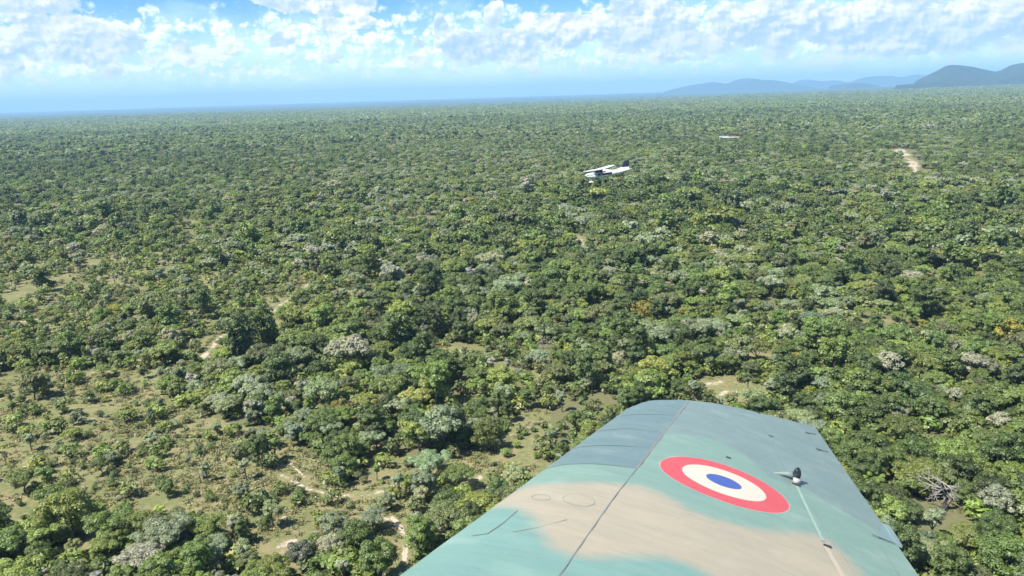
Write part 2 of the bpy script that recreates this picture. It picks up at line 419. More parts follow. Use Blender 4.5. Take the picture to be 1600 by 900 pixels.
def leaf_quads(P, N, size, r):
    n = len(P)
    t = r.normal(size=(n, 3)); t -= (t*N).sum(1)[:, None]*N; t /= np.linalg.norm(t, axis=1)[:, None]+1e-9
    b = np.cross(N, t); s = (size*r.uniform(.55, 1.45, n))[:, None]
    q = np.stack([P+t*s*.62, P+b*s*.42+t*s*.08, P-t*s*.55+N*s*.12, P-b*s*.42-t*s*.05], 1)
    q += r.normal(scale=1.0, size=q.shape)*s[:, None]*.09
    return q.reshape(-1, 3), np.arange(n*4).reshape(n, 4)
FORMS = {   # R, total height, crown centre fraction, flatness, blobs, base of foliage
    'bushy': dict(R=3.6, H=6.6, base=.06, nb=44, br=(.17, .34)),
    'umbrella': dict(R=4.3, H=6.8, base=.30, nb=48, br=(.13, .25)),
    'round': dict(R=2.8, H=5.6, base=.22, nb=34, br=(.17, .30)),
    'slender': dict(R=1.5, H=6.2, base=.36, nb=16, br=(.28, .46)),
    'tall': dict(R=3.1, H=8.8, base=.14, nb=44, br=(.18, .32)),
    'shrub': dict(R=1.5, H=2.0, base=.05, nb=13, br=(.30, .48)),
}
def crown_data(form, seed, nleaf, leaf):
    f = FORMS[form]; r = np.random.default_rng(seed)
    Rr, Hh = f['R'], f['H']; z0 = Hh*f['base']; hz_ = (Hh-z0)/2; zc = z0+hz_
    lop = r.normal(scale=.12, size=2)
    B = []
    for _ in range(f['nb']):
        d = r.normal(size=3); d /= np.linalg.norm(d)
        if form == 'umbrella': d[2] = abs(d[2])*.9-.1
        elif d[2] < -.3 and r.random() < .5: d[2] *= -1
        k = r.random()**.45
        br = Rr*r.uniform(*f['br'])*(1.1-.25*k)
        x = d[0]*(Rr-br*.8)*k*r.uniform(.85, 1.15) + lop[0]*Rr; y = d[1]*(Rr-br*.8)*k*r.uniform(.85, 1.15)+lop[1]*Rr
        z = zc + d[2]*max(hz_-br*.6, .1)*k
        B.append((x, y, z, br))
    B = np.array(B)
    w = B[:, 3]**2; idx = r.choice(len(B), nleaf*2, p=w/w.sum())
    d = r.normal(size=(nleaf*2, 3)); d /= np.linalg.norm(d, axis=1)[:, None]
    flip = (d[:, 2] < -.15) & (r.random(len(d)) < .75); d[flip, 2] *= -1
    P = B[idx, :3] + d*(B[idx, 3]*r.uniform(.72, 1.12, len(d))**1.0)[:, None]*np.array([1, 1, .82])
    # keep leaves that are not deep inside another clump
    keep = np.ones(len(P), bool)
    for bx, by, bz, br in B:
        q = np.linalg.norm((P-np.array([bx, by, bz]))/np.array([1, 1, .82]), axis=1)
        keep &= q > br*.70
    sel = np.flatnonzero(keep)[:nleaf]; P, d, idx = P[sel], d[sel], idx[sel]
    N = d + r.normal(scale=.34, size=d.shape) + np.array([0, 0, .55]); N /= np.linalg.norm(N, axis=1)[:, None]
    V, Fq = leaf_quads(P, N, leaf, r)
    bv = r.random(len(B)); v = np.clip(.5*bv[idx] + .5*r.random(len(idx)), 0, 1)
    return V, Fq, v, B, z0
def trunk_mb(form, seed, B, z0, dead=False, n=5):
    f = FORMS[form]; r = np.random.default_rng(seed+99); mb = MB()
    Hh, Rr = f['H'], f['R']; fork = z0*.8+.25 if form != 'shrub' else .15
    r0 = Hh*.026 + .03
    top = Vector((B[:, 0].mean()*.5, B[:, 1].mean()*.5, fork))
    mid = Vector((r.normal()*.12*fork*.3, r.normal()*.12*fork*.3, fork*.5))
    mb.tube([(0, 0, -.25), (mid.x*.4, mid.y*.4, fork*.15), mid, top], [r0*1.45, r0*1.1, r0*.92, r0*.8], n+1)
    order = np.argsort(-B[:, 2]); pick = order[::max(1, len(order)//(7 if form != 'slender' else 4))]
    for i in pick:
        e = Vector(B[i, :3]); m = top.lerp(e, .5) + Vector((r.normal()*.2, r.normal()*.2, -.15*(e-top).length*.5))
        mb.tube([top-Vector((0, 0, .1)), m, e], [r0*.55, r0*.38, r0*.12], n)
    return mb
def bare_tree(seed, H=7.0, spread=1.0, r0=.22, depth=4):
    r = np.random.default_rng(seed); mb = MB()
    def grow(p, d, L, rad, k):
        mid = p + d*L*.5 + Vector(r.normal(size=3))*L*.06; e = mid + (d+Vector(r.normal(size=3))*.18).normalized()*L*.5
        mb.tube([p, mid, e], [rad, rad*.82, rad*.62], 4 if k < 3 else 5, cap=False)
        if k == 0: return
        for _ in range(3 if k > 1 else 4):
            nd = (d + Vector(r.normal(size=3))*.62*spread + Vector((0, 0, .12))).normalized()
            grow(e if r.random() < .6 else mid, nd, L*r.uniform(.55, .8), rad*.58, k-1)
    grow(Vector((0, 0, -.2)), Vector((0, 0, 1)), H*.34, r0, depth)
    return mb
def palm_data(seed):
    r = np.random.default_rng(seed); V = []; Fq = []; k = 0; Ht = 5.2
    for i in range(22):
        a = i*2.4; up = r.uniform(-.2, 1.0); L = r.uniform(1.5, 2.0)
        for s in range(5):
            t0, t1 = s/5, (s+1)/5; w0, w1 = .22*(math.sin(math.pi*min(1, t0*.9+.12))+.12), .22*(math.sin(math.pi*min(1, t1*.9+.12))+.05)
            p = lambda t: np.array([math.cos(a)*L*t*math.cos(up*.8), math.sin(a)*L*t*math.cos(up*.8), Ht + L*(math.sin(up)*t - .55*t*t)])
            sd_ = np.array([-math.sin(a), math.cos(a), 0]); P_, Q_ = p(t0), p(t1)
            V += [P_-sd_*w0, P_+sd_*w0, Q_+sd_*w1, Q_-sd_*w1]; Fq.append([k, k+1, k+2, k+3]); k += 4
    return np.array(V), np.array(Fq), r.random(len(Fq))

KINDS = [  # name, forms, tint, label adjective
    ('dark', ('bushy', 'tall'), (.095, .140, .032)),
    ('mid', ('bushy', 'umbrella', 'round', 'tall'), (.142, .200, .042)),
    ('fresh', ('umbrella', 'bushy'), (.182, .225, .046)),
    ('pale', ('round', 'slender', 'umbrella'), (.255, .312, .168)),
    ('olive', ('umbrella', 'round'), (.155, .180, .062)),
    ('grey', ('round',), (.215, .245, .155)),
    ('yellow', ('round', 'bushy'), (.31, .28, .05)),
]
KIDX = {k[0]: i for i, k in enumerate(KINDS)}
FLIST = ['bushy', 'umbrella', 'round', 'slender', 'tall', 'shrub']
NVAR = 3
NEARM = {}; protos = []
lib = bpy.data.collections.new('tree_forms')          # mesh sources for the far wood
def lib_add(me):
    o = bpy.data.objects.new('tree_form.%03d' % len(protos), me); lib.objects.link(o); protos.append(o); return len(protos)-1
LOD = {}
for fi, fn in enumerate(FLIST):
    for k in range(NVAR):
        seed = 100*fi+k
        big = dict(bushy=7000, umbrella=6800, round=5000, slender=2200, tall=7000, shrub=1100)[fn]
        V, Fq, v, B, z0 = crown_data(fn, seed, big, .22 if fn != 'shrub' else .16)
        cm = mesh_np('crown', V, Fq, [leaf_m], fattr={'v': v})
        tm_ = trunk_mb(fn, seed, B, z0); tme = mesh_np('trunk', np.array([tuple(p) for p in tm_.v]), tm_.f, [bark_m])
        NEARM[fn, k] = (cm, tme)
        for lod, (nl, ls) in enumerate(((big//2, .32), (big//9, .66), (big//50+14, 1.6))):
            if fn == 'shrub' and lod: nl = max(nl, 30); ls *= .6
            V, Fq, v, B, z0 = crown_data(fn, seed, nl, ls)
            tm_ = trunk_mb(fn, seed, B, z0, n=3)
            tv = np.array([tuple(p) for p in tm_.v]) if lod < 2 else np.zeros((0, 3))
            fs = Fq.tolist() + ([tuple(i+len(V) for i in q) for q in tm_.f] if lod < 2 else [])
            VV = np.concatenate([V, tv]) if len(tv) else V
            me = mesh_np('tree_form', VV, fs, [leaf_m, bark_m])
            vv = np.full(len(fs), .5, np.float32); vv[:len(Fq)] = v
            me.attributes.new('v', 'FLOAT', 'FACE').data.foreach_set('value', vv)
            mi = np.zeros(len(fs), np.int32); mi[len(Fq):] = 1; me.polygons.foreach_set('material_index', mi)
            LOD[fn, k, lod] = lib_add(me)
# canopy clump for the most distant wood: a ragged group of crowns
for k in range(4):
    r = np.random.default_rng(900+k); nn = 150
    B = np.array([(r.uniform(-9, 9), r.uniform(-9, 9), r.uniform(3, 5.5), r.uniform(2.0, 3.8)) for _ in range(13)])
    idx = r.integers(0, 13, nn); d = r.normal(size=(nn, 3)); d[:, 2] = np.abs(d[:, 2]); d /= np.linalg.norm(d, axis=1)[:, None]
    V, Fq = leaf_quads(B[idx, :3]+d*B[idx, 3:4], d, 3.0, r)
    LOD['clump', k, 2] = lib_add(mesh_np('tree_form', V, Fq, [leaf_m], fattr={'v': .6*r.random(13)[idx]+.4*r.random(nn)}))
for k in range(2):
    mb = bare_tree(50+k, 5.5, 1.0, .13, 3); LOD['bare', k, 0] = lib_add(mesh_np('tree_form', np.array([tuple(p) for p in mb.v]), mb.f, [dead_m]))

# ------------------------------------------------------------------ where trees stand
PALE = [(760,265,420,75,.5), (1380,215,230,40,.3), (650,300,300,75,.55), (150,840,300,100,.9), (1185,560,70,70,.7), (60,440,200,70,.35), (330,690,230,120,.5), (500,560,90,50,.45), (900,230,150,40,.5),
        (1400,840,90,60,.35), (560,330,260,90,.3), (1350,250,120,40,.3), (60,600,100,80,.3), (540,650,60,50,.3)]
DARK = [(600,720,160,110,.5), (700,480,260,90,.35), (430,540,110,60,.4), (1000,330,260,90,.3), (1420,600,200,160,.35), (1450,400,200,100,.25), (60,280,200,80,.35), (1000,500,200,90,.35)]
YELL = [(765,432,22,16), (1042,442,18,14), (945,475,14,12), (325,800,22,14), (580,850,22,16), (1130,440,18,10), (1010,480,20,14), (70,410,18,10), (280,355,30,12)]
def field(px, lst):
    s = np.zeros(len(px))
    for (x, y, a, b, w) in lst: s = np.maximum(s, w*np.exp(-(((px[:, 0]-x)/a)**2+((px[:, 1]-y)/b)**2)))
    return s
def scatter(r0, r1, step, seed, half=R_(40), side=60):
    r = np.random.default_rng(seed)
    xs = np.arange(-r1*math.sin(half)-side, r1*math.sin(half)+side, step); ys = np.arange(max(10, r0*.55), r1, step)
    X, Y = np.meshgrid(xs, ys); X = X + r.uniform(-.48, .48, X.shape)*step; Y = Y + r.uniform(-.48, .48, Y.shape)*step
    X, Y = X.ravel(), Y.ravel(); rad = np.hypot(X, Y)
    m = (rad >= r0) & (rad < r1) & (np.abs(X) < Y*math.tan(half)+side)
    return np.stack([X[m], Y[m]], 1)
BARE_AT = [(*ground_at(1475, 800), 4.8), (*ground_at(1478, 830), 4.2), (*ground_at(848, 545), 3.2), (*ground_at(848, 560), 3.0), (*ground_at(1490, 560), 3.5), (*ground_at(478, 610), 3.0), (*ground_at(478, 622), 2.5)]
def tree_density(P):
    d = np.ones(len(P))*.97
    for poly, dens in OPEN: d = np.where(in_poly(P, poly), dens, d)
    n = fbm(P[:, 0]/55., P[:, 1]/55., 3, 77); d = d*np.clip(.42 + (n-.30)*3.0, .25, 1.0)
    for pts, w in SAND: d = np.where(seg_dist(P, pts) < w+1.2, 0, d)
    gaps = fbm(P[:, 0]/14., P[:, 1]/14., 3, 31); d = np.where(gaps > .68, d*.25, d)
    for (a, b, q) in BARE_AT: d = np.where(np.hypot(P[:, 0]-a, P[:, 1]-b) < q, 0, d)
    return d
def assign(P, r, far=0.0):
    """kind index per spot"""
    px, z = view_px(np.c_[P, np.full(len(P), 3.0)])
    pale = .15 + field(px, PALE); dark = .30 + field(px, DARK)
    pn = fbm(P[:, 0]/48., P[:, 1]/48., 3, 11); dn = fbm(P[:, 0]/75., P[:, 1]/75., 3, 23)
    dark = dark - .6*field(px, PALE); pale = np.clip(pale + .06 + (pn-.5)*2.2, .03, .9); dark = np.clip(dark + (dn-.5)*2.0, .03, .85)
    u = r.random(len(P)); k = np.full(len(P), KIDX['mid'])
    w = np.stack([dark, np.full(len(P), .38), np.full(len(P), .15)*(1+dn), pale, np.full(len(P), .14), np.full(len(P), .03), np.full(len(P), .006)], 1)
    w /= w.sum(1)[:, None]; c = np.cumsum(w, 1); k = (u[:, None] > c).sum(1); k = np.minimum(k, 6)
    for (x, y, a, b) in YELL:
        q = ((px[:, 0]-x)/a)**2+((px[:, 1]-y)/b)**2
        j = np.argmin(q)
        if q[j] < 2: k[j] = KIDX['yellow']
    return k
pts_all = []     # x, y, z, scale xyz, rot, tint, index
def tint_of(k, r, n):
    base = np.array([KINDS[i][2] for i in k]); j = np.exp(r.normal(scale=.22, size=n))
    hue = np.stack([np.exp(r.normal(scale=.04, size=n)), np.ones(n), np.exp(r.normal(scale=.09, size=n))], 1)
    return np.clip(base*j[:, None]*hue, 0, .33)

# near and middle distance
P = scatter(62, 620, 4.05, 1)
rr1 = np.random.default_rng(41)
P = P[rr1.random(len(P)) < tree_density(P)]
K = assign(P, rr1)
sc = np.exp(rr1.normal(scale=.27, size=len(P)))*.71*np.where(rr1.random(len(P)) < .05, 1.45, 1.0)
form_names = []; var = rr1.integers(0, NVAR, len(P))
isopen = np.zeros(len(P), bool)
for poly, dens in OPEN: isopen |= in_poly(P, poly)
for i in range(len(P)):
    fl = KINDS[K[i]][1]; fn = fl[rr1.integers(len(fl))]
    if isopen[i] and rr1.random() < .6: fn = ('slender', 'round', 'slender')[rr1.integers(3)]; K[i] = (KIDX['pale'], KIDX['pale'], KIDX['olive'], KIDX['mid'], KIDX['dark'])[rr1.integers(5)]
    form_names.append(fn)
sc = np.where(isopen, sc*.82, sc); Tn = tint_of(K, rr1, len(P))
rot = rr1.random(len(P))*6.283
sc = sc*(1+.55*field(view_px(np.c_[P, np.full(len(P), 3.0)])[0], DARK))
PX, Zc = view_px(np.c_[P, np.full(len(P), 3.5)])
inview = (PX[:, 0] > -25) & (PX[:, 0] < 1625) & (PX[:, 1] > 100) & (PX[:, 1] < 945) & (Zc > 0)
wing_poly = [(640, 905), (1003, 640), (1075, 638), (1262, 680), (1410, 905)]
hidden = in_poly(PX, wing_poly)
dist = np.sqrt(P[:, 0]**2+P[:, 1]**2+EYE**2)
size = np.array([FORMS[f]['R']*FORMS[f]['H'] for f in form_names])*sc**2/dist**2
cand = np.flatnonzero(inview & ~hidden & (np.array(K) >= 0))
order = cand[np.argsort(dist[cand])][:287]
is_ind = np.zeros(len(P), bool); is_ind[order] = True

# ---- single trees with names and labels
LOOK = {'dark': 'dark green', 'mid': 'mid green', 'fresh': 'bright leaf-green', 'pale': 'pale silvery green', 'olive': 'dull olive', 'grey': 'pale grey', 'yellow': 'yellow'}
SHAPE = {'bushy': ('bushy', 'dense_tree'), 'umbrella': ('flat-topped', 'flat_topped_tree'), 'round': ('round', 'round_tree'), 'slender': ('slender', 'slender_tree'), 'tall': ('tall', 'tall_tree'), 'shrub': ('low', 'shrub')}
def region(x, y):
    if x > 1250: 
        if y < 640: return 'in the wood right of the wing tip'
        if y < 690: return 'just right of the wing tip'
        if y < 775: return 'right of the wing trailing edge'
        return 'in the lower right corner'
    if x > 880: return 'just beyond the wing tip'
    band = ('at the upper edge of the near ground', 'in the middle of the clearing', 'below the clearing', 'along the bottom edge')
    if y < 640: b = 'above the clearing'
    elif y < 720: b = 'level with the wing tip'
    elif y < 800: b = 'below the wing tip level'
    else: b = 'along the bottom edge'
    if x < 230: a = 'at far left'
    elif x < 480: a = 'in the left part'
    elif x < 680: a = 'left of the wing'
    else: a = 'beside the wing leading edge'
    return b+' '+a
ORD = ['leftmost', 'second from left', 'third from left', 'fourth from left', 'fifth from left', 'sixth from left', 'seventh from left', 'eighth from left', 'ninth from left', 'tenth from left', 'eleventh from left', 'twelfth from left', 'thirteenth from left', 'fourteenth from left', 'fifteenth from left', 'sixteenth from left', 'seventeenth from left', 'eighteenth from left', 'nineteenth from left', 'twentieth from left']
def unique_labels(items, noun):
    """items: (key look, px, py) -> label"""
    by = {}
    for i, (look, x, y) in enumerate(items): by.setdefault((look, region(x, y)), []).append((x, i))
    out = {}
    for (look, reg), l in by.items():
        l.sort()
        for q, (x, i) in enumerate(l):
            if len(l) == 1: s = 'the %s %s %s' % (look, noun, reg)
            else: s = '%s %s %s %s' % (ORD[min(q, 19)], look, noun, reg)
            s = s.replace('along the bottom edge beside the wing leading edge', 'beside the wing leading edge').replace(' in the left part', ' left of centre').replace('second from left', 'second').replace('third from left', 'third').replace('below the wing tip level', 'low').replace('beside the wing leading edge', 'beside the wing').replace('right of the wing trailing edge', 'right of the wing').replace('in the wood right of the wing tip', 'beyond the wing tip at right').replace('along the bottom edge', 'by the bottom edge')
            out[i] = s
    return out
items = []
for i in order:
    items.append((LOOK[KINDS[K[i]][0]]+' '+SHAPE[form_names[i]][0], PX[i, 0], PX[i, 1]))
labs = unique_labels(items, 'tree')
def plant(name, crown, trunk, x, y, s, rz, tint, label, cat, group, crown_name='crown', trunk_name='trunk'):
    o = bpy.data.objects.new(name, None); C.objects.link(o); o.empty_display_size = .5
    o.location = (x, y, 0); o.rotation_euler = (0, 0, rz); o.scale = s
    tag(o, label, cat, group)
    if crown is not None:
        c = link(crown_name, crown, o); c['tint'] = [float(q) for q in tint]
    if trunk is not None:
        t = link(trunk_name, trunk, o)
    return o
for q, i in enumerate(order):
    fn = form_names[i]; cm, tm = NEARM[fn, var[i]]
    s = sc[i]
    plant(SHAPE[fn][1], cm, tm, P[i, 0], P[i, 1], (s, s, s*(.9+.2*((i*37) % 10)/10)), rot[i], Tn[i], labs[q], 'tree', 'trees of the near woodland')

# ---- special single trees: bare ones and palms
def special(px, py): return ground_at(px, py)
for (px, py, H, seed, lab) in [(1475, 795, 12.5, 3, 'large bleached bare tree with spreading white branches right of the wing'),
                               (848, 545, 7.0, 4, 'small bare grey tree in the wood above the wing tip'),
                               (1490, 560, 9.0, 6, 'bare grey crown standing out of the dense wood at far right'),
                               (478, 610, 6.0, 8, 'small leafless grey tree among dark trees in the left part')]:
    x, y = special(px, py)
    b = bare_tree(seed, H, 1.25, .27 if H > 8 else .15, 4)
    root = bpy.data.objects.new('bare_tree', None); C.objects.link(root); root.location = (x, y, 0); tag(root, lab, 'tree', 'trees of the near woodland')
    # trunk (first limb) and branches are separate parts
    o = b.build('branches', dead_m, root)
    tb = MB(); tb.tube([(0, 0, -.3), (0, 0, H*.17)], [.26 if H > 8 else .15, .23 if H > 8 else .13], 7); tb.build('trunk', dead_m, root)
pv_, pf_, pvv = palm_data(5)
palm_me = mesh_np('fronds', pv_, pf_, [leaf_m], fattr={'v': pvv})
pt = MB(); pt.tube([(0, 0, -.2), (.1, 0, 2.5), (0, 0, 5.25)], [.2, .15, .13], 7); palm_tr = mesh_np('trunk', np.array([tuple(p) for p in pt.v]), pt.f, [bark_m])
for (px, py, lab) in [(386, 588, 'short palm at the edge of the dark trees above the clearing'), (1168, 620, 'small palm standing in the grassy gap behind the wing tip'), (728, 492, 'palm with drooping fronds among dark trees in mid wood')]:
    x, y = special(px, py); plant('palm_tree', palm_me, palm_tr, x, y, (1, 1, 1), px*.1, (.075, .105, .035), lab, 'palm', None, 'fronds')

# ---- shrubs in the open ground
rs = np.random.default_rng(5)
S = scatter(80, 420, 2.6, 9)
so_ = np.zeros(len(S))
for poly, dens in OPEN[:6]+OPEN[7:8]: so_ = np.maximum(so_, in_poly(S, poly)*.20)
so_ = np.maximum(so_, .055)
for pts, w in SAND: so_ = np.where(seg_dist(S, pts) < w+.6, 0, so_)
S = S[rs.random(len(S)) < so_]
SPX, sz = view_px(np.c_[S, np.full(len(S), .6)])
sK = rs.choice([0, 1, 2, 3, 4], len(S), p=[.2, .28, .1, .22, .2]); sT = tint_of(sK, rs, len(S)); sS = rs.uniform(.35, 1.0, len(S))
sin_ = (SPX[:, 0] > 0) & (SPX[:, 0] < 1600) & (SPX[:, 1] < 900) & (SPX[:, 1] > 300) & ~in_poly(SPX, wing_poly)
sopen = np.zeros(len(S), bool)
for poly, dens in OPEN[:4]: sopen |= in_poly(S, poly)
cs = np.flatnonzero(sin_ & sopen); cs = cs[np.argsort(np.hypot(S[cs, 0], S[cs, 1])/sS[cs])][:150]
s_ind = np.zeros(len(S), bool); s_ind[cs] = True
labs = unique_labels([(LOOK[KINDS[sK[i]][0]]+' low', SPX[i, 0], SPX[i, 1]) for i in cs], 'shrub')
for q, i in enumerate(cs):
    cm, tm = NEARM['shrub', int(rs.integers(NVAR))]; s = sS[i]
    plant('shrub', cm, tm, S[i, 0], S[i, 1], (s, s, s), float(rs.random()*6.28), sT[i], labs[q], 'shrub', 'shrubs of the grassy clearings', 'foliage', 'stem')

# ---- the rest of the wood, one object
rows = []
def add_rows(P, idx, s, sz_, rot, tint, z=None):
    z = terrain_h(P[:, 0], P[:, 1]) if z is None else z
    rows.append(np.c_[P, z, s, s, sz_, rot, tint, idx])
rest = np.flatnonzero(~is_ind)
lod_i = np.where(dist[rest] < 330, 0, 1)
idx = np.array([LOD[form_names[i], int(var[i]), int(l)] for i, l in zip(rest, lod_i)])
bare = rr1.random(len(rest)) < .012
idx = np.where(bare, LOD['bare', 0, 0], idx)
add_rows(P[rest], idx, sc[rest], sc[rest]*rr1.uniform(.85, 1.1, len(rest)), rot[rest], Tn[rest])
so2 = np.flatnonzero(~s_ind)
add_rows(S[so2], np.array([LOD['shrub', int(i) % NVAR, 0] for i in so2]), sS[so2], sS[so2], rs.random(len(so2))*6.28, sT[so2])
# understorey between the trees
Uq = scatter(62, 560, 2.9, 19); ur = np.random.default_rng(8)
Uq = Uq[ur.random(len(Uq)) < tree_density(Uq)*.95]; uk = ur.choice([1, 2, 4], len(Uq), p=[.4, .4, .2])
us_ = ur.uniform(.8, 1.9, len(Uq)); add_rows(Uq, np.array([LOD['shrub', int(q), 1] for q in ur.integers(0, NVAR, len(Uq))]), us_, us_, ur.random(len(Uq))*6.28, tint_of(uk, ur, len(Uq)))
def band(r0, r1, step, seed, scale, lod, dens=None, clump=False):
    P = scatter(r0, r1, step, seed); r = np.random.default_rng(seed+1)
    dd = tree_density(P) if r0 < 1500 else np.full(len(P), .95)
    P = P[r.random(len(P)) < dd]; k = assign(P, r)
    if clump:
        idx = np.array([LOD['clump', int(q), 2] for q in r.integers(0, 4, len(P))])
    else:
        fs = [KINDS[i][1][r.integers(len(KINDS[i][1]))] for i in k]; vv = r.integers(0, NVAR, len(P))
        idx = np.array([LOD['round' if f == 'slender' else f, int(a), lod] for f, a in zip(fs, vv)])
    s = np.exp(r.normal(scale=.18, size=len(P)))*scale
    tn = tint_of(k, r, len(P)); q = .55 if clump else (.35 if lod == 2 else 0); tn = tn*(1-q)+q*tn.mean(0)
    add_rows(P, idx, s, s/scale*min(scale, 1.15), r.random(len(P))*6.28, tn)
band(620, 1300, 5.0, 61, .80, 1)
band(1300, 2600, 8.2, 62, 1.3, 2)
band(2600, 7500, 21.0, 63, 1.35, 2, clump=True)
rows = np.concatenate(rows)
me = bpy.data.meshes.new('woodland'); me.vertices.add(len(rows)); me.vertices.foreach_set('co', rows[:, :3].astype(np.float32).ravel())
def pa(n, t, key, d): me.attributes.new(n, t, 'POINT').data.foreach_set(key, d)
pa('size', 'FLOAT_VECTOR', 'vector', rows[:, 3:6].astype(np.float32).ravel())
pa('turn', 'FLOAT_VECTOR', 'vector', np.c_[np.zeros(len(rows)), np.zeros(len(rows)), rows[:, 6]].astype(np.float32).ravel())
pa('tint', 'FLOAT_COLOR', 'color', np.c_[rows[:, 7:10], np.ones(len(rows))].astype(np.float32).ravel())
pa('form', 'INT', 'value', rows[:, 10].astype(np.int32))
def instancer(ob, coll):
    ng = bpy.data.node_groups.new('scatter', 'GeometryNodeTree')
    ng.interface.new_socket('Geometry', in_out='INPUT', socket_type='NodeSocketGeometry')
    ng.interface.new_socket('Geometry', in_out='OUTPUT', socket_type='NodeSocketGeometry')
    N = ng.nodes; L = ng.links
    gi = N.new('NodeGroupInput'); go = N.new('NodeGroupOutput')
    ci = N.new('GeometryNodeCollectionInfo'); ci.inputs['Collection'].default_value = coll
    ci.inputs['Separate Children'].default_value = True; ci.inputs['Reset Children'].default_value = True
    ip = N.new('GeometryNodeInstanceOnPoints'); ip.inputs['Pick Instance'].default_value = True
    def na_(name, typ):
        n = N.new('GeometryNodeInputNamedAttribute'); n.data_type = typ; n.inputs['Name'].default_value = name
        return next(o for o in n.outputs if o.enabled and o.name == 'Attribute')
    L.new(gi.outputs[0], ip.inputs['Points']); L.new(ci.outputs[0], ip.inputs['Instance'])
    L.new(na_('form', 'INT'), ip.inputs['Instance Index']); L.new(na_('turn', 'FLOAT_VECTOR'), ip.inputs['Rotation'])
    L.new(na_('size', 'FLOAT_VECTOR'), ip.inputs['Scale']); L.new(ip.outputs[0], go.inputs[0])
    md = ob.modifiers.new('scatter', 'NODES'); md.node_group = ng
wood = link('woodland', me); tag(wood, 'unbroken green woodland covering the plain to the horizon', 'woodland', kind='stuff')
instancer(wood, lib)
print('instances', len(rows), 'single', len(order), 'shrubs', len(cs))

# ---- grass tufts on the open ground
lib2 = bpy.data.collections.new('tuft_forms')
for k in range(3):
    r = np.random.default_rng(300+k); n = 26
    Pq = np.c_[r.normal(scale=.28, size=(n, 2)), r.uniform(.02, .22, n)]; Nq = r.normal(size=(n, 3)); Nq[:, 2] = np.abs(Nq[:, 2])+.3; Nq /= np.linalg.norm(Nq, axis=1)[:, None]
    V, Fq = leaf_quads(Pq, Nq, .26, r); lib2.objects.link(bpy.data.objects.new('tuft_form.%03d' % k, mesh_np('tuft', V, Fq, [leaf_m], fattr={'v': r.random(n)})))
G = scatter(85, 330, 1.05, 33); r = np.random.default_rng(34)
go_ = np.zeros(len(G))
for poly, dens in OPEN[:6]+OPEN[7:8]: go_ = np.maximum(go_, in_poly(G, poly)*.9)
go_ = go_*np.clip((fbm(G[:, 0]/9., G[:, 1]/9., 3, 88)-.32)*3, 0, 1)
for pts, w in SAND: go_ = np.where(seg_dist(G, pts) < w*.9, 0, go_)
G = G[r.random(len(G)) < go_]; n = len(G)
gme = bpy.data.meshes.new('grass'); gme.vertices.add(n); gme.vertices.foreach_set('co', np.c_[G, np.zeros(n)].astype(np.float32).ravel()); me = gme
s = r.uniform(.6, 1.7, n); pa('size', 'FLOAT_VECTOR', 'vector', np.c_[s, s, s].astype(np.float32).ravel())
pa('turn', 'FLOAT_VECTOR', 'vector', np.c_[np.zeros(n), np.zeros(n), r.random(n)*6.28].astype(np.float32).ravel())
mixk = r.random(n)[:, None]; tt = (np.array([.13, .15, .05])*(1-mixk) + np.array([.27, .24, .12])*mixk)*np.exp(r.normal(scale=.2, size=(n, 1)))
pa('tint', 'FLOAT_COLOR', 'color', np.c_[tt, np.ones(n)].astype(np.float32).ravel()); pa('form', 'INT', 'value', r.integers(0, 3, n).astype(np.int32))
gro = link('grass', gme); tag(gro, 'olive and straw coloured grass tufts in the clearings', 'grass', kind='stuff'); instancer(gro, lib2)

# ------------------------------------------------------------------ the long shed far away
wall_m = simple('shed_wall', (.30, .26, .21), .9, .1, scale=1); tin_m = simple('white_roof', (.27, .29, .31), .5, .4, scale=1); brown_m = simple('brown_roof', (.24, .22, .20), .8, .2, scale=1)
dark_m = simple('dark_opening', (.03, .03, .03), .9, .1)
bx, by = ground_at(1138, 219.5)
sh = bpy.data.objects.new('shed', None); C.objects.link(sh); sh.location = (bx, by, 0); sh.rotation_euler = (0, 0, R_(-15))
tag(sh, 'long low shed with a white and brown roof alone in the distant wood', 'building')
b = MB(); b.box((-12, 0, 0), (12.5, 7, 3.6)); b.build('wall', wall_m, sh)
b = MB(); b.add([(-12.5,-.8,3.7),(0.2,-.8,3.7),(0.2,3.5,5.8),(-12.5,3.5,5.8),(-12.5,7.8,3.7),(0.2,7.8,3.7),(-12.5,-.8,3.55),(0.2,-.8,3.55),(0.2,7.8,3.55),(-12.5,7.8,3.55)],
                [(0,1,2,3),(3,2,5,4),(0,6,7,1),(4,5,8,9),(0,3,4,9,6),(1,7,8,5,2),(6,9,8,7)]); b.build('white_roof', tin_m, sh)
b = MB(); b.add([(.35,-.6,3.75),(13.2,-.6,3.75),(13.2,3.5,5.0),(.35,3.5,5.0),(.35,7.6,3.75),(13.2,7.6,3.75),(.35,-.6,3.6),(13.2,-.6,3.6),(13.2,7.6,3.6),(.35,7.6,3.6)],
                [(0,1,2,3),(3,2,5,4),(0,6,7,1),(4,5,8,9),(0,3,4,9,6),(1,7,8,5,2),(6,9,8,7)]); b.build('brown_roof', brown_m, sh)
for x in (-6.5, 5.2, 10.6):
    b = MB(); b.box((x, -.06, 0), (x+1.9, .05, 2.7)); b.build('doorway', dark_m, sh)

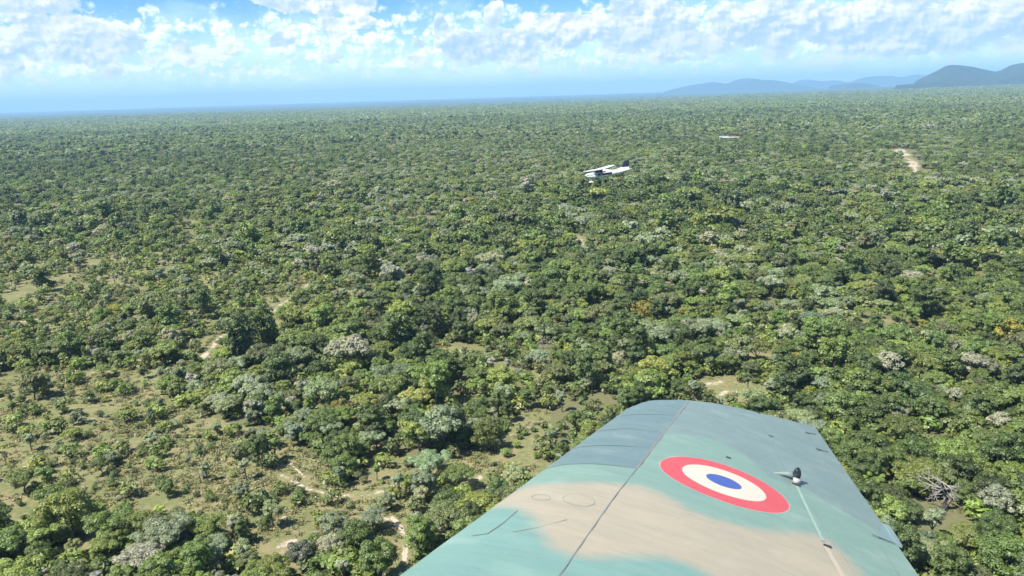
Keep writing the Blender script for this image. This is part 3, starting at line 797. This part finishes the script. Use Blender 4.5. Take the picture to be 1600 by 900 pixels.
# ------------------------------------------------------------------ light aircraft flying alongside
white = simple('aircraft_white', (.52, .53, .55), .3, .5, var=.03); navy = simple('aircraft_navy', (.012, .016, .035), .3, .5)
glass = simple('aircraft_window', (.02, .03, .035), .08, .6); tyre = simple('tyre_rubber', (.02, .02, .02), .8, .2); metal = simple('prop_metal', (.12, .12, .13), .35, .5, .6)
pale_g = simple('aircraft_lower_paint', (.55, .66, .66), .35, .5, var=.04)
ac = bpy.data.objects.new('light_aircraft', None); C.objects.link(ac)
tag(ac, 'white high-wing light aircraft with a dark fin flying left over the forest', 'aircraft')
ST = [(2.30,.20,-.34,.04),(2.15,.36,-.50,.12),(1.75,.47,-.62,.18),(1.15,.54,-.72,.24),(.72,.57,-.76,.32),(.35,.58,-.78,.52),(.05,.58,-.79,.68),(-1.0,.57,-.77,.68),(-1.7,.50,-.70,.56),(-2.3,.40,-.56,.44),(-3.3,.27,-.36,.34),(-4.5,.16,-.16,.27),(-5.5,.07,.00,.22),(-5.75,.02,.06,.18)]
STn = np.array(ST)
def sect(x): return [float(np.interp(-x, -STn[:, 0], STn[:, i])) for i in (1, 2, 3)]
def yat(x, z):
    hw, zl, zh = sect(x); q = min(abs((z-(zl+zh)/2)/((zh-zl)/2)), 1); return hw*(1-q**2.7)**(1/2.7)
xs = np.linspace(2.30, -5.75, 60); V = []; Fq = []
for x in xs:
    hw, zl, zh = sect(x)
    for j in range(28):
        a = 2*math.pi*j/28; c_, s_ = math.cos(a), math.sin(a); e = 2/2.7
        V.append((x, hw*math.copysign(abs(c_)**e, c_), (zl+zh)/2+(zh-zl)/2*math.copysign(abs(s_)**e, s_)))
for i in range(59):
    for j in range(28): Fq.append((i*28+j, i*28+(j+1) % 28, (i+1)*28+(j+1) % 28, (i+1)*28+j))
Fq.append(tuple(range(28))[::-1]); Fq.append(tuple(59*28+j for j in range(28)))
link('fuselage', mesh_np('fuselage', V, Fq, [white], True), ac)
def side_patch(name, mat, x0, x1, zf0, zf1, sgn, n=10):
    V = []; Fq = []
    for i in range(n+1):
        x = x0+(x1-x0)*i/n; a, b_ = zf0(x), zf1(x)
        for k in range(5):
            z = a+(b_-a)*k/4; y = yat(x, z)
            V.append((x, sgn*(y+.012), z))
    for i in range(n):
        for k in range(4): Fq.append((i*5+k, i*5+k+1, (i+1)*5+k+1, (i+1)*5+k))
    return link(name, mesh_np(name, V, Fq, [mat], True), ac)
for sg in (1, -1):
    side_patch('window', glass, .18, -.35, lambda x: .10, lambda x: .48, sg)
    side_patch('window', glass, -.45, -1.05, lambda x: .12, lambda x: .50, sg)
    side_patch('window', glass, -1.2, -1.65, lambda x: .18, lambda x: .44, sg)
    side_patch('side_stripe', navy, -.15, -2.7, lambda x: -.42+.05*(-x), lambda x: -.02+.04*(-x), sg, 16)
    side_patch('cheat_line', navy, 2.1, -.13, lambda x: -.16, lambda x: -.08, sg, 14)
    side_patch('lower_panel', pale_g, 1.9, -1.2, lambda x: sect(x)[1]*.88, lambda x: -.2, sg, 14)
def wind():
    V = []; Fq = []
    for i, x in enumerate(np.linspace(.70, .12, 5)):
        hw, zl, zh = sect(x)
        for k in range(9):
            t = -1+k/4; y = t*hw*.86; z = (zl+zh)/2+(zh-zl)/2*(1-abs(y/hw)**2.7)**(1/2.7)+.015; V.append((x, y, z))
    for i in range(4):
        for k in range(8): Fq.append((i*9+k, i*9+k+1, (i+1)*9+k+1, (i+1)*9+k))
    link('windscreen', mesh_np('windscreen', V, Fq, [glass], True), ac)
wind()
def foil(name, mat, secs, parent, th=.12):
    """secs: (leading edge point, trailing edge point, up vector); a lofted aerofoil"""
    prof = [(0,0),(.03,.35),(.12,.75),(.3,1),(.6,.7),(1,.04),(1,-.04),(.6,-.35),(.3,-.45),(.1,-.4),(.03,-.2)]
    V = []; Fq = []; n = len(prof)
    for le, te, up in secs:
        le, te, up = Vector(le), Vector(te), Vector(up); c = (te-le).length
        for t, h in prof: V.append(le.lerp(te, t)+up*h*c*th*.6)
    for i in range(len(secs)-1):
        for j in range(n): Fq.append((i*n+j, i*n+(j+1) % n, (i+1)*n+(j+1) % n, (i+1)*n+j))
    Fq.append(tuple(range(n))[::-1]); Fq.append(tuple((len(secs)-1)*n+j for j in range(n)))
    return link(name, mesh_np(name, [tuple(v) for v in V], Fq, [mat], False), parent)
z_w = .70
foil('wing', white, [((.42-.28, -5.45, z_w+.16), (-.75, -5.45, z_w+.15), (0,0,1)), ((.46-.22, -5.3, z_w+.155), (-.87, -5.3, z_w+.15), (0,0,1)), ((.55, -2.6, z_w+.06), (-1.08, -2.6, z_w+.04), (0,0,1)), ((.55, 0, z_w), (-1.08, 0, z_w-.04), (0,0,1)),
     ((.55, 2.6, z_w+.06), (-1.08, 2.6, z_w+.04), (0,0,1)), ((.46-.22, 5.3, z_w+.155), (-.87, 5.3, z_w+.15), (0,0,1)), ((.42-.28, 5.45, z_w+.16), (-.75, 5.45, z_w+.15), (0,0,1))], ac, .13)
foil('tailplane', white, [((-4.95,-1.75,.2),(-5.6,-1.75,.2),(0,0,1)),((-4.55,0,.2),(-5.72,0,.2),(0,0,1)),((-4.95,1.75,.2),(-5.6,1.75,.2),(0,0,1))], ac, .09)
foil('dorsal_fillet', white, [((-2.9,0,.30),(-5.7,0,.16),(0,1,0)),((-4.35,0,.72),(-5.78,0,.72),(0,1,0))], ac, .04)
foil('fin', navy, [((-4.37,0,.722),(-5.79,0,.722),(0,1,0)),((-5.02,0,1.72),(-5.86,0,1.72),(0,1,0))], ac, .09)
for sg in (1, -1):
    b = MB(); b.tube([(-.05, sg*.5, -.62), (-.1, sg*2.55, z_w-.02)], [.055, .055], 6); b.build('wing_strut', white, ac)
    b = MB(); b.tube([(-.55, sg*.4, -.72), (-.62, sg*.9, -1.05), (-.68, sg*1.22, -1.42)], [.08, .055, .045], 6); b.build('gear_leg', white, ac)
    w_ = MB(); w_.tube([(-.68, sg*1.22-.1, -1.45), (-.68, sg*1.22-.08, -1.45), (-.68, sg*1.22+.08, -1.45), (-.68, sg*1.22+.1, -1.45)], [.20, .25, .25, .20], 18); w_.build('wheel', tyre, ac)
b = MB(); b.tube([(1.5, 0, -.6), (1.58, 0, -1.3)], [.05, .045], 6); b.build('gear_leg', white, ac)
b = MB(); b.tube([(2.02, 0, -1.42), (1.85, 0, -1.38), (1.55, 0, -1.36), (1.2, 0, -1.40), (.9, 0, -1.46)], [.04, .14, .19, .12, .02], 10); b.build('wheel_fairing', white, ac, True)
b = MB(); b.tube([(1.6, -.07, -1.5), (1.6, .07, -1.5)], [.2, .2], 16); b.build('wheel', tyre, ac)
b = MB(); b.tube([(2.29, 0, -.15), (2.42, 0, -.15), (2.56, 0, -.15), (2.62, 0, -.15)], [.17, .155, .09, .01], 14); b.build('spinner', white, ac, True)
for k in range(3):
    a = 2*math.pi*k/3+.6; d = Vector((0, math.cos(a), math.sin(a))); t_ = Vector((.5, -math.sin(a), math.cos(a))).normalized()
    o_ = Vector((2.42, 0, -.15))
    foil('propeller_blade', metal, [(o_+d*.12-t_*.05, o_+d*.12+t_*.05, (1,0,0)), (o_+d*.5-t_*.08, o_+d*.5+t_*.08, (1,0,0)), (o_+d*.98-t_*.03, o_+d*.98+t_*.04, (1,0,0))], ac, .15)
ac_d = direction(935, 271)*134.0 + Vector((0, 0, EYE))
ac.location = ac_d
def rot_from(heading_deg, pitch_deg, bank_deg):
    a = R_(heading_deg); h = Vector((-math.cos(a), math.sin(a), 0))
    p = R_(pitch_deg); f_ = (h*math.cos(p)+Vector((0, 0, math.sin(p)))).normalized()
    left = Vector((0, 0, 1)).cross(f_).normalized(); up = f_.cross(left)
    bk = R_(bank_deg); l2 = left*math.cos(bk)-up*math.sin(bk); u2 = f_.cross(l2)     # bank > 0: left wing down
    return Matrix((f_, l2, u2)).transposed().to_euler()
ac.rotation_euler = rot_from(32, -6, 0.5)

# ------------------------------------------------------------------ our own wing, seen from the cockpit
nW = Vector((.19453464, -.97629601, -.09488088)); OW = Vector((.821, .75875, 3.0)); SW = Vector((.33098887, -.0257205, .94328406)); CW = Vector((.92336485, .21490594, -.31813959))
cam2w = lambda v: RT*v.x - UP*v.y + F*v.z
wing = bpy.data.objects.new('aircraft_wing', None); C.objects.link(wing)
wc, ws, wn = cam2w(CW).normalized(), cam2w(SW).normalized(), cam2w(nW).normalized()
WM = Matrix((wc, ws, wn)).transposed().to_4x4(); WM.translation = cam2w(OW)+Vector((0, 0, EYE)); wing.matrix_world = WM
tag(wing, 'camouflaged metal wing with a red, cream and blue roundel, reaching out at lower right', 'wing')
uLE = lambda s: -.6359342+.04327026*s
uTE = lambda s: .69149676-.12353783*s
def Hup(t, c):
    t = np.asarray(t, float); t0 = .38
    q = np.clip((t0-t)/t0, 0, 1); a = -.062*c*(1-np.sqrt(np.clip(1-q**2.3, 0, 1)))
    q2 = np.clip((t-t0)/(1-t0), 0, 1); return np.where(t < t0, a, -.068*c*q2**1.6)
def Hlo(t, c):
    t = np.asarray(t, float); ch = -.062*c*(1-t)-.068*c*t
    return ch - .045*c*np.sqrt(np.clip(t, 0, 1))*(1-t)*1.9 - .002*c
tipU = np.array([-.60,-.585,-.546,-.53,-.473,-.302,-.159,.007,.179,.43,.445]); tipS = np.array([.98,1.09,1.196,1.276,1.375,1.533,1.639,1.742,1.85,2.054,2.07])
tipT = (tipU-uLE(tipS))/(uTE(tipS)-uLE(tipS)); tipT[0] = 0; tipT = np.maximum.accumulate(tipT+np.arange(len(tipT))*1e-5)
NS, NC = 420, 250
SROOT = -2.5
def wing_uv_h(t, s, upper=True):
    c = uTE(s)-uLE(s); u = uLE(s)+t*c
    st = np.interp(t, tipT, tipS); e = np.clip((st-s)/.055, 0, 1); k = np.sqrt(np.clip(1-(1-e)**2, 0, 1))
    up_, lo_ = Hup(t, c), Hlo(t, c); mid = .5*up_+.5*lo_ if False else up_*.72+lo_*.28
    h = mid+(up_-mid)*k if upper else mid+(lo_-mid)*k
    return u, h
tcol = .5-.5*np.cos(np.linspace(0, np.pi, NC)); tcol = .6*tcol+.4*np.linspace(0, 1, NC)
vrow = 1-(1-np.linspace(0, 1, NS))**1.25
Tg, Vg = np.meshgrid(tcol, vrow); stip = np.interp(Tg, tipT, tipS)
Sg = SROOT+(stip-SROOT)*Vg
Ug, Hg = wing_uv_h(Tg, Sg)
# slight skin waviness between ribs
Hg = Hg + .0006*np.sin(Sg*2*math.pi/.16)*np.exp(-((Tg-.18)/.14)**2) + .0030*(fbm(Ug*6+3, Sg*5, 3, 2)-.5)
grey_main = [(-.307,.53),(-.245,.603),(-.15,.674),(-.053,.668),(.046,.592),(.116,.477),(.181,.35),(.241,.349),(.29,.39),(.333,.399),(.387,.367),(.461,.304),(.534,.267),(.581,.238),(.621,.201),(.66,.153),(.9,.10),(.9,2.6),(-.313,2.6)]
grey_front = [(-.317,-.137),(-.466,-.191),(-.569,-.242),(-.624,-.291),(-.80,-.30),(-.80,2.6),(-.307,2.6),(-.307,.53)]
tan = [(-.80,-.80),(-.70,-.70),(-.649,-.586),(-.605,-.554),(-.502,-.494),(-.411,-.426),(-.309,-.36),(-.282,-.341),(-.186,-.357),(-.115,-.394),(-.095,-.44),(.007,-.445),(.11,-.407),(.197,-.345),(.288,-.237),(.351,-.173),(.399,-.184),(.442,-.253),(.474,-.344),(.50,-.46),(.50,-.80),(.36,-1.1),
       (.2,-.98),(.106,-.93),(.035,-.915),(-.027,-.895),(-.091,-.904),(-.169,-.967),(-.216,-1.016),(-.281,-1.075),(-.338,-1.092),(-.387,-1.081),(-.444,-.987),(-.499,-.89),(-.558,-.826),(-.62,-.80)]
UVp = np.stack([Ug.ravel(), Sg.ravel()], 1)
def soft_poly(P, poly, w):
    ins = in_poly(P, poly); d = seg_dist(P, list(poly)+[poly[0]]); sd_ = np.where(ins, d, -d); return np.clip(.5+sd_/(2*w), 0, 1)
wob = .012*(fbm(UVp[:, 0]*9, UVp[:, 1]*9, 3, 51)-.5); PW = UVp+np.stack([wob, wob*1.3], 1)
mg = np.maximum(soft_poly(PW, grey_main, .016), 0); mg = np.where((UVp[:, 0] < -.31), soft_poly(UVp, grey_front, .004), mg)
mt = soft_poly(PW, tan, .035)
teal = np.array([.156, .244, .191]); teal2 = np.array([.140, .246, .206]); tanc = np.array([.312, .272, .190]); greyc = np.array([.147, .204, .185]); greyd = np.array([.114, .171, .168])
inb = np.clip((-UVp[:, 1]-.55)/.4, 0, 1)[:, None]
colr = teal*(1-inb)+teal2*inb
gcol = np.where((UVp[:, 0] < -.31)[:, None], greyd, greyc)
colr = colr*(1-mt[:, None])+tanc*mt[:, None]
colr = colr*(1-mg[:, None])+gcol*mg[:, None]
wm, T = material('camouflage_paint')
pc = T.attr('paint'); uvn = T.attr('wing_uv', out='Vector')
ns = T.noise(T.v('MULTIPLY', uvn, (5, 26, 1)), 1.0, 6, .62, dist=.3); nb = T.noise(uvn, 5.0, 5, .6); nsc = T.noise(T.v('MULTIPLY', uvn, (9, 90, 1)), 1.0, 3, .6, dist=1.2); fine = T.noise(uvn, 160.0, 2, .6)
col = T.mix(T.mr(ns, .40, .75, 0, .30), pc, T.v('MULTIPLY', pc, (.72, .78, .84)))
col = T.mix(T.mr(nb, .50, .80, 0, .22), col, (.42, .45, .41))
blot = T.noise(T.v('MULTIPLY', uvn, (2.2, 9, 1)), 1.0, 5, .65, dist=.8)
col = T.mix(T.mr(blot, .45, .62, 0, .30), col, T.v('MULTIPLY', pc, (1.28, 1.22, 1.18)))
col = T.mix(T.mr(nsc, .62, .70, 0, .28), col, T.v('SCALE', pc, .62))
col = T.mix(T.mr(fine, .3, .7, 0, .10), col, T.v('SCALE', pc, .75))
# roundel painted on the skin
rd = T.v('SUBTRACT', uvn, (.005, .035, 0)); rl = T.v('LENGTH', rd, out=1)
rl2 = T.m('ADD', rl, T.m('MULTIPLY', T.m('SUBTRACT', T.noise(uvn, 60.0, 2), .5), .0015))
wear = T.mr(nb, .35, .7, 0, .16)
red = T.mix(wear, (.47, .055, .058), (.42, .15, .13)); crm = T.mix(wear, (.50, .45, .35), (.43, .40, .31)); blu = T.mix(wear, (.042, .075, .27), (.085, .12, .28))
def disc(r, a, c): return T.mix(T.mr(rl2, r-.0018, r+.0018, 1, 0), a, c)
stain = T.noise(T.v('MULTIPLY', uvn, (3.0, 34, 1)), 1.0, 6, .7, dist=2.2)
col = T.mix(T.mr(stain, .60, .66, 0, .30), col, T.v('MULTIPLY', pc, (.62, .60, .58)))
chip = T.noise(uvn, 42.0, 5, .75); col = T.mix(T.mr(chip, .69, .71, 0, .55), col, (.30, .31, .30))
col = disc(.2565, col, T.mix(.5, col, (.5, .4, .36))); col = disc(.2535, col, red); col = disc(.1655, col, crm); col = disc(.070, col, blu)
col = T.mix(T.mr(stain, .55, .68, 0, .22), col, (.22, .20, .18))
principled(T, col, T.mr(nb, .3, .7, .36, .50), .5, normal=bump(T, T.m('ADD', nb, T.m('MULTIPLY', ns, .4)), .12, .01))
i = np.arange(NS-1)[:, None]*NC; j = np.arange(NC-1)[None]
f_up = np.stack([i+j, i+j+1, i+NC+j+1, i+NC+j], -1).reshape(-1, 4)
Vu = np.stack([Ug.ravel(), Sg.ravel(), Hg.ravel()], 1)
Ul, Hl = wing_uv_h(Tg, Sg, False); Vl = np.stack([Ul.ravel(), Sg.ravel(), Hl.ravel()], 1); Vl[:, 2] -= .0004
skin = mesh_np('wing_skin', Vu, f_up, [wm], True, pattr={'paint': colr})
skin.attributes.new('wing_uv', 'FLOAT_VECTOR', 'POINT').data.foreach_set('vector', np.c_[UVp, np.zeros(len(UVp))].astype(np.float32).ravel())
link('wing_skin', skin, wing)
under_m = simple('underside_paint', (.42, .52, .55), .5, .4)
stp = 5
Vls = Vl.reshape(NS, NC, 3)
ci_ = np.unique(np.r_[np.arange(0, NC, stp), NC-1]); ri = np.unique(np.r_[np.arange(0, NS, stp), NS-1]); sub = Vls[np.ix_(ri, ci_)]; a_, b_ = sub.shape[:2]
i2 = np.arange(a_-1)[:, None]*b_; j2_ = np.arange(b_-1)[None]
link('underside', mesh_np('underside', sub.reshape(-1, 3), np.stack([i2+j2_, i2+b_+j2_, i2+b_+j2_+1, i2+j2_+1], -1).reshape(-1, 4), [under_m], True), wing)
def surf(u, s):
    c = uTE(s)-uLE(s); t = (u-uLE(s))/c; return float(wing_uv_h(np.clip(t, 0, 1), s)[1])
def strip(name, pts, w, mat, lift=.0012, n=40, taper=None):
    pts = [np.array(p, float) for p in pts]; L = np.cumsum([0]+[np.linalg.norm(b-a) for a, b in zip(pts[:-1], pts[1:])])
    tt_ = np.linspace(0, L[-1], n); Q = np.stack([np.interp(tt_, L, [p[k] for p in pts]) for k in (0, 1)], 1)
    V = []; Fq = []
    for k, q in enumerate(Q):
        d = Q[min(k+1, n-1)]-Q[max(k-1, 0)]; d /= np.linalg.norm(d)+1e-9; nn = np.array([-d[1], d[0]])
        ww = w*(1 if taper is None else taper(k/(n-1)))
        for sgn in (-1, 1): u, s = q+nn*ww*.5*sgn; V.append((u, s, surf(u, s)+lift))
    for k in range(n-1): Fq.append((2*k, 2*k+1, 2*k+3, 2*k+2))
    o = link(name, mesh_np(name, V, Fq, [mat]), wing); return o
seam_m = simple('seam_dirt', (.15, .175, .165), .8, .2); seam_l = simple('worn_seam', (.17, .17, .155), .6, .3); hinge_m = simple('bare_edge', (.24, .33, .27), .45, .4); scratch_m = simple('scuff', (.235, .235, .19), .7, .2)
hinge_t = simple('sandy_edge', (.38, .32, .24), .45, .5)
strip('panel_seam', [(-.315, -1.6), (-.322, -.532), (-.3165, -.137)], .004, seam_m)
strip('panel_seam', [(-.3165, -.137), (-.310, .527), (-.299, 1.36), (-.296, 1.50)], .010, seam_l, .0012, 60)
strip('leading_edge_joint', [(-.640, -.30), (-.569, -.240), (-.466, -.189), (-.318, -.135)], .005, seam_m)
strip('leading_edge_joint', [(-.615, .05), (-.60, .068), (-.504, .123), (-.323, .21)], .006, seam_m)
strip('leading_edge_joint', [(-.59, .42), (-.541, .447), (-.468, .501), (-.33, .545)], .006, seam_m)
strip('leading_edge_joint', [(-.565, .80), (-.516, .838), (-.399, .934), (-.318, .985)], .006, seam_m)
strip('aileron_edge', [(.095, 1.72), (.177, 1.182), (.252, .617), (.270, .52)], .014, simple('edge_paint', (.16, .22, .215), .45, .4), .0016, 50)
strip('aileron_edge', [(.294, .38), (.334, .071), (.372, -.22)], .014, hinge_m, .0018, 50)
strip('flap_edge', [(.380, -.27), (.418, -.487), (.50, -.98), (.58, -1.5)], .018, hinge_t, .0018, 50)
strip('crease', [(-.563, -.842), (-.564, -.958), (-.575, -1.067), (-.612, -1.095)], .0035, seam_m)
strip('crease', [(-.404, -.843), (-.456, -.95), (-.515, -1.028)], .003, scratch_m)
rq = np.random.default_rng(12)
for (cu, cs_, ru, rs_) in ((-.418, -.645, .052, .058), (-.535, -.685, .030, .030)):
    strip('access_panel', [(cu+ru*math.cos(a), cs_+rs_*math.sin(a)) for a in np.linspace(0, 2*math.pi, 25)], .0022, scratch_m, .0012, 60)
def rivets(pts, n, rad=.0028):
    V = []; Fq = []
    for k in range(n):
        t = k/(n-1); L = np.linspace(0, 1, len(pts)); u = np.interp(t, L, [p[0] for p in pts]); s = np.interp(t, L, [p[1] for p in pts]); h = surf(u, s); b0 = len(V)
        V.append((u, s, h+.0022))
        for a in range(6): V.append((u+rad*math.cos(a*1.0472), s+rad*math.sin(a*1.0472), h+.0006))
        for a in range(6): Fq.append((b0, b0+1+a, b0+1+(a+1) % 6))
    link('rivet_row', mesh_np('rivet_row', V, Fq, [seam_m]), wing)
rivets([(.580, .115), (.626, -.217), (.72, -.9)], 50); rivets([(.350, .16), (.395, -.12), (.444, -.455), (.52, -.95)], 60, .0018)
rivets([(.43, -.26), (.465, -.47), (.545, -.95)], 40, .0018)
# tab at the trailing edge
tb = MB()
def pt3(u, s, dz=0.0): return (u, s, surf(min(u, uTE(s)), s)+dz)
ptsT = [(.600, .135), (.653, .155), (.690, .158), (.672, .374), (.640, .376)]
top_ = [pt3(u, s, .004) for u, s in ptsT]; bot_ = [pt3(u, s, -.006) for u, s in ptsT]; n5 = len(ptsT)
tb.add(top_+bot_, [tuple(range(n5)), tuple(range(2*n5-1, n5-1, -1))]+[(k, n5+k, n5+(k+1) % n5, (k+1) % n5) for k in range(n5)])
tab_m = simple('tab_paint', (.15, .215, .215), .45, .4); tb.build('trim_tab', tab_m, wing)
strip('tab_gap', [(.572, .122), (.612, .133), (.662, .147)], .006, simple('gap_black', (.015, .015, .015), .9, .1), .0055, 20)
strip('tab_edge', [(.645, .365), (.668, .165)], .005, hinge_m, .0056, 20)
# slots
blk = simple('slot_black', (.035, .038, .04), .7, .2)
for (u, s, du, ds) in ((-.003, .425, .020, .010), (.385, -.255, .026, .014), (.093, 1.735, .022, .02), (.174, 1.196, .020, .012)):
    b = MB(); h = surf(u, s); b.box((u-du/2, s-ds/2, h-.004), (u+du/2, s+ds/2, h+.004)); b.build('slot', blk, wing)
# static wicks
for (a, b2) in (((.378, 1.70), (.455, 1.80)), ((.424, 1.344), (.505, 1.42))):
    b = MB(); p0 = pt3(*a, .004); b2 = (b2[0]-.02, b2[1]-.02); p1 = (b2[0], b2[1], surf(min(b2[0], uTE(b2[1])), b2[1])+.004)
    b.tube([p0, p1], [.0022, .0014], 6); b.box((a[0]-.008, a[1]-.008, p0[2]-.008), (a[0]+.010, a[1]+.008, p0[2]+.003)); b.build('static_wick', simple('wick_grey', (.07, .08, .085), .6, .3), wing)
# lamp fairing on the upper surface
lu, ls = .288, .455; lh = surf(lu, ls)
lamp = bpy.data.objects.new('lamp_fairing', None)
b = MB(); b.tube([(lu-.12, ls+.015, lh+.004), (lu-.08, ls+.010, lh+.010), (lu-.04, ls+.006, lh+.020), (lu-.004, ls, lh+.024)], [.001, .006, .012, .018], 14)
fo = b.build('lamp_fairing', simple('fairing_metal', (.13, .17, .17), .55, .3, .0), wing, True)
b = MB(); b.tube([(lu, ls-.004, lh+.02), (lu, ls-.004, lh+.034), (lu, ls-.004, lh+.052), (lu, ls-.004, lh+.064)], [.017, .019, .014, .004], 16); b.build('lamp_lens', simple('lens_dark', (.015, .018, .02), .06, .8), wing, True)
b = MB(); b.tube([(lu+.004, ls-.026, lh-.002), (lu+.004, ls-.026, lh+.022)], [.016, .016], 16); b.build('lamp_base', simple('base_white', (.30, .31, .30), .4, .5), wing, True)
b = MB(); b.box((lu-.014, ls-.060, lh-.003), (lu+.022, ls-.052, lh+.006)); b.build('lamp_bracket', blk, wing)
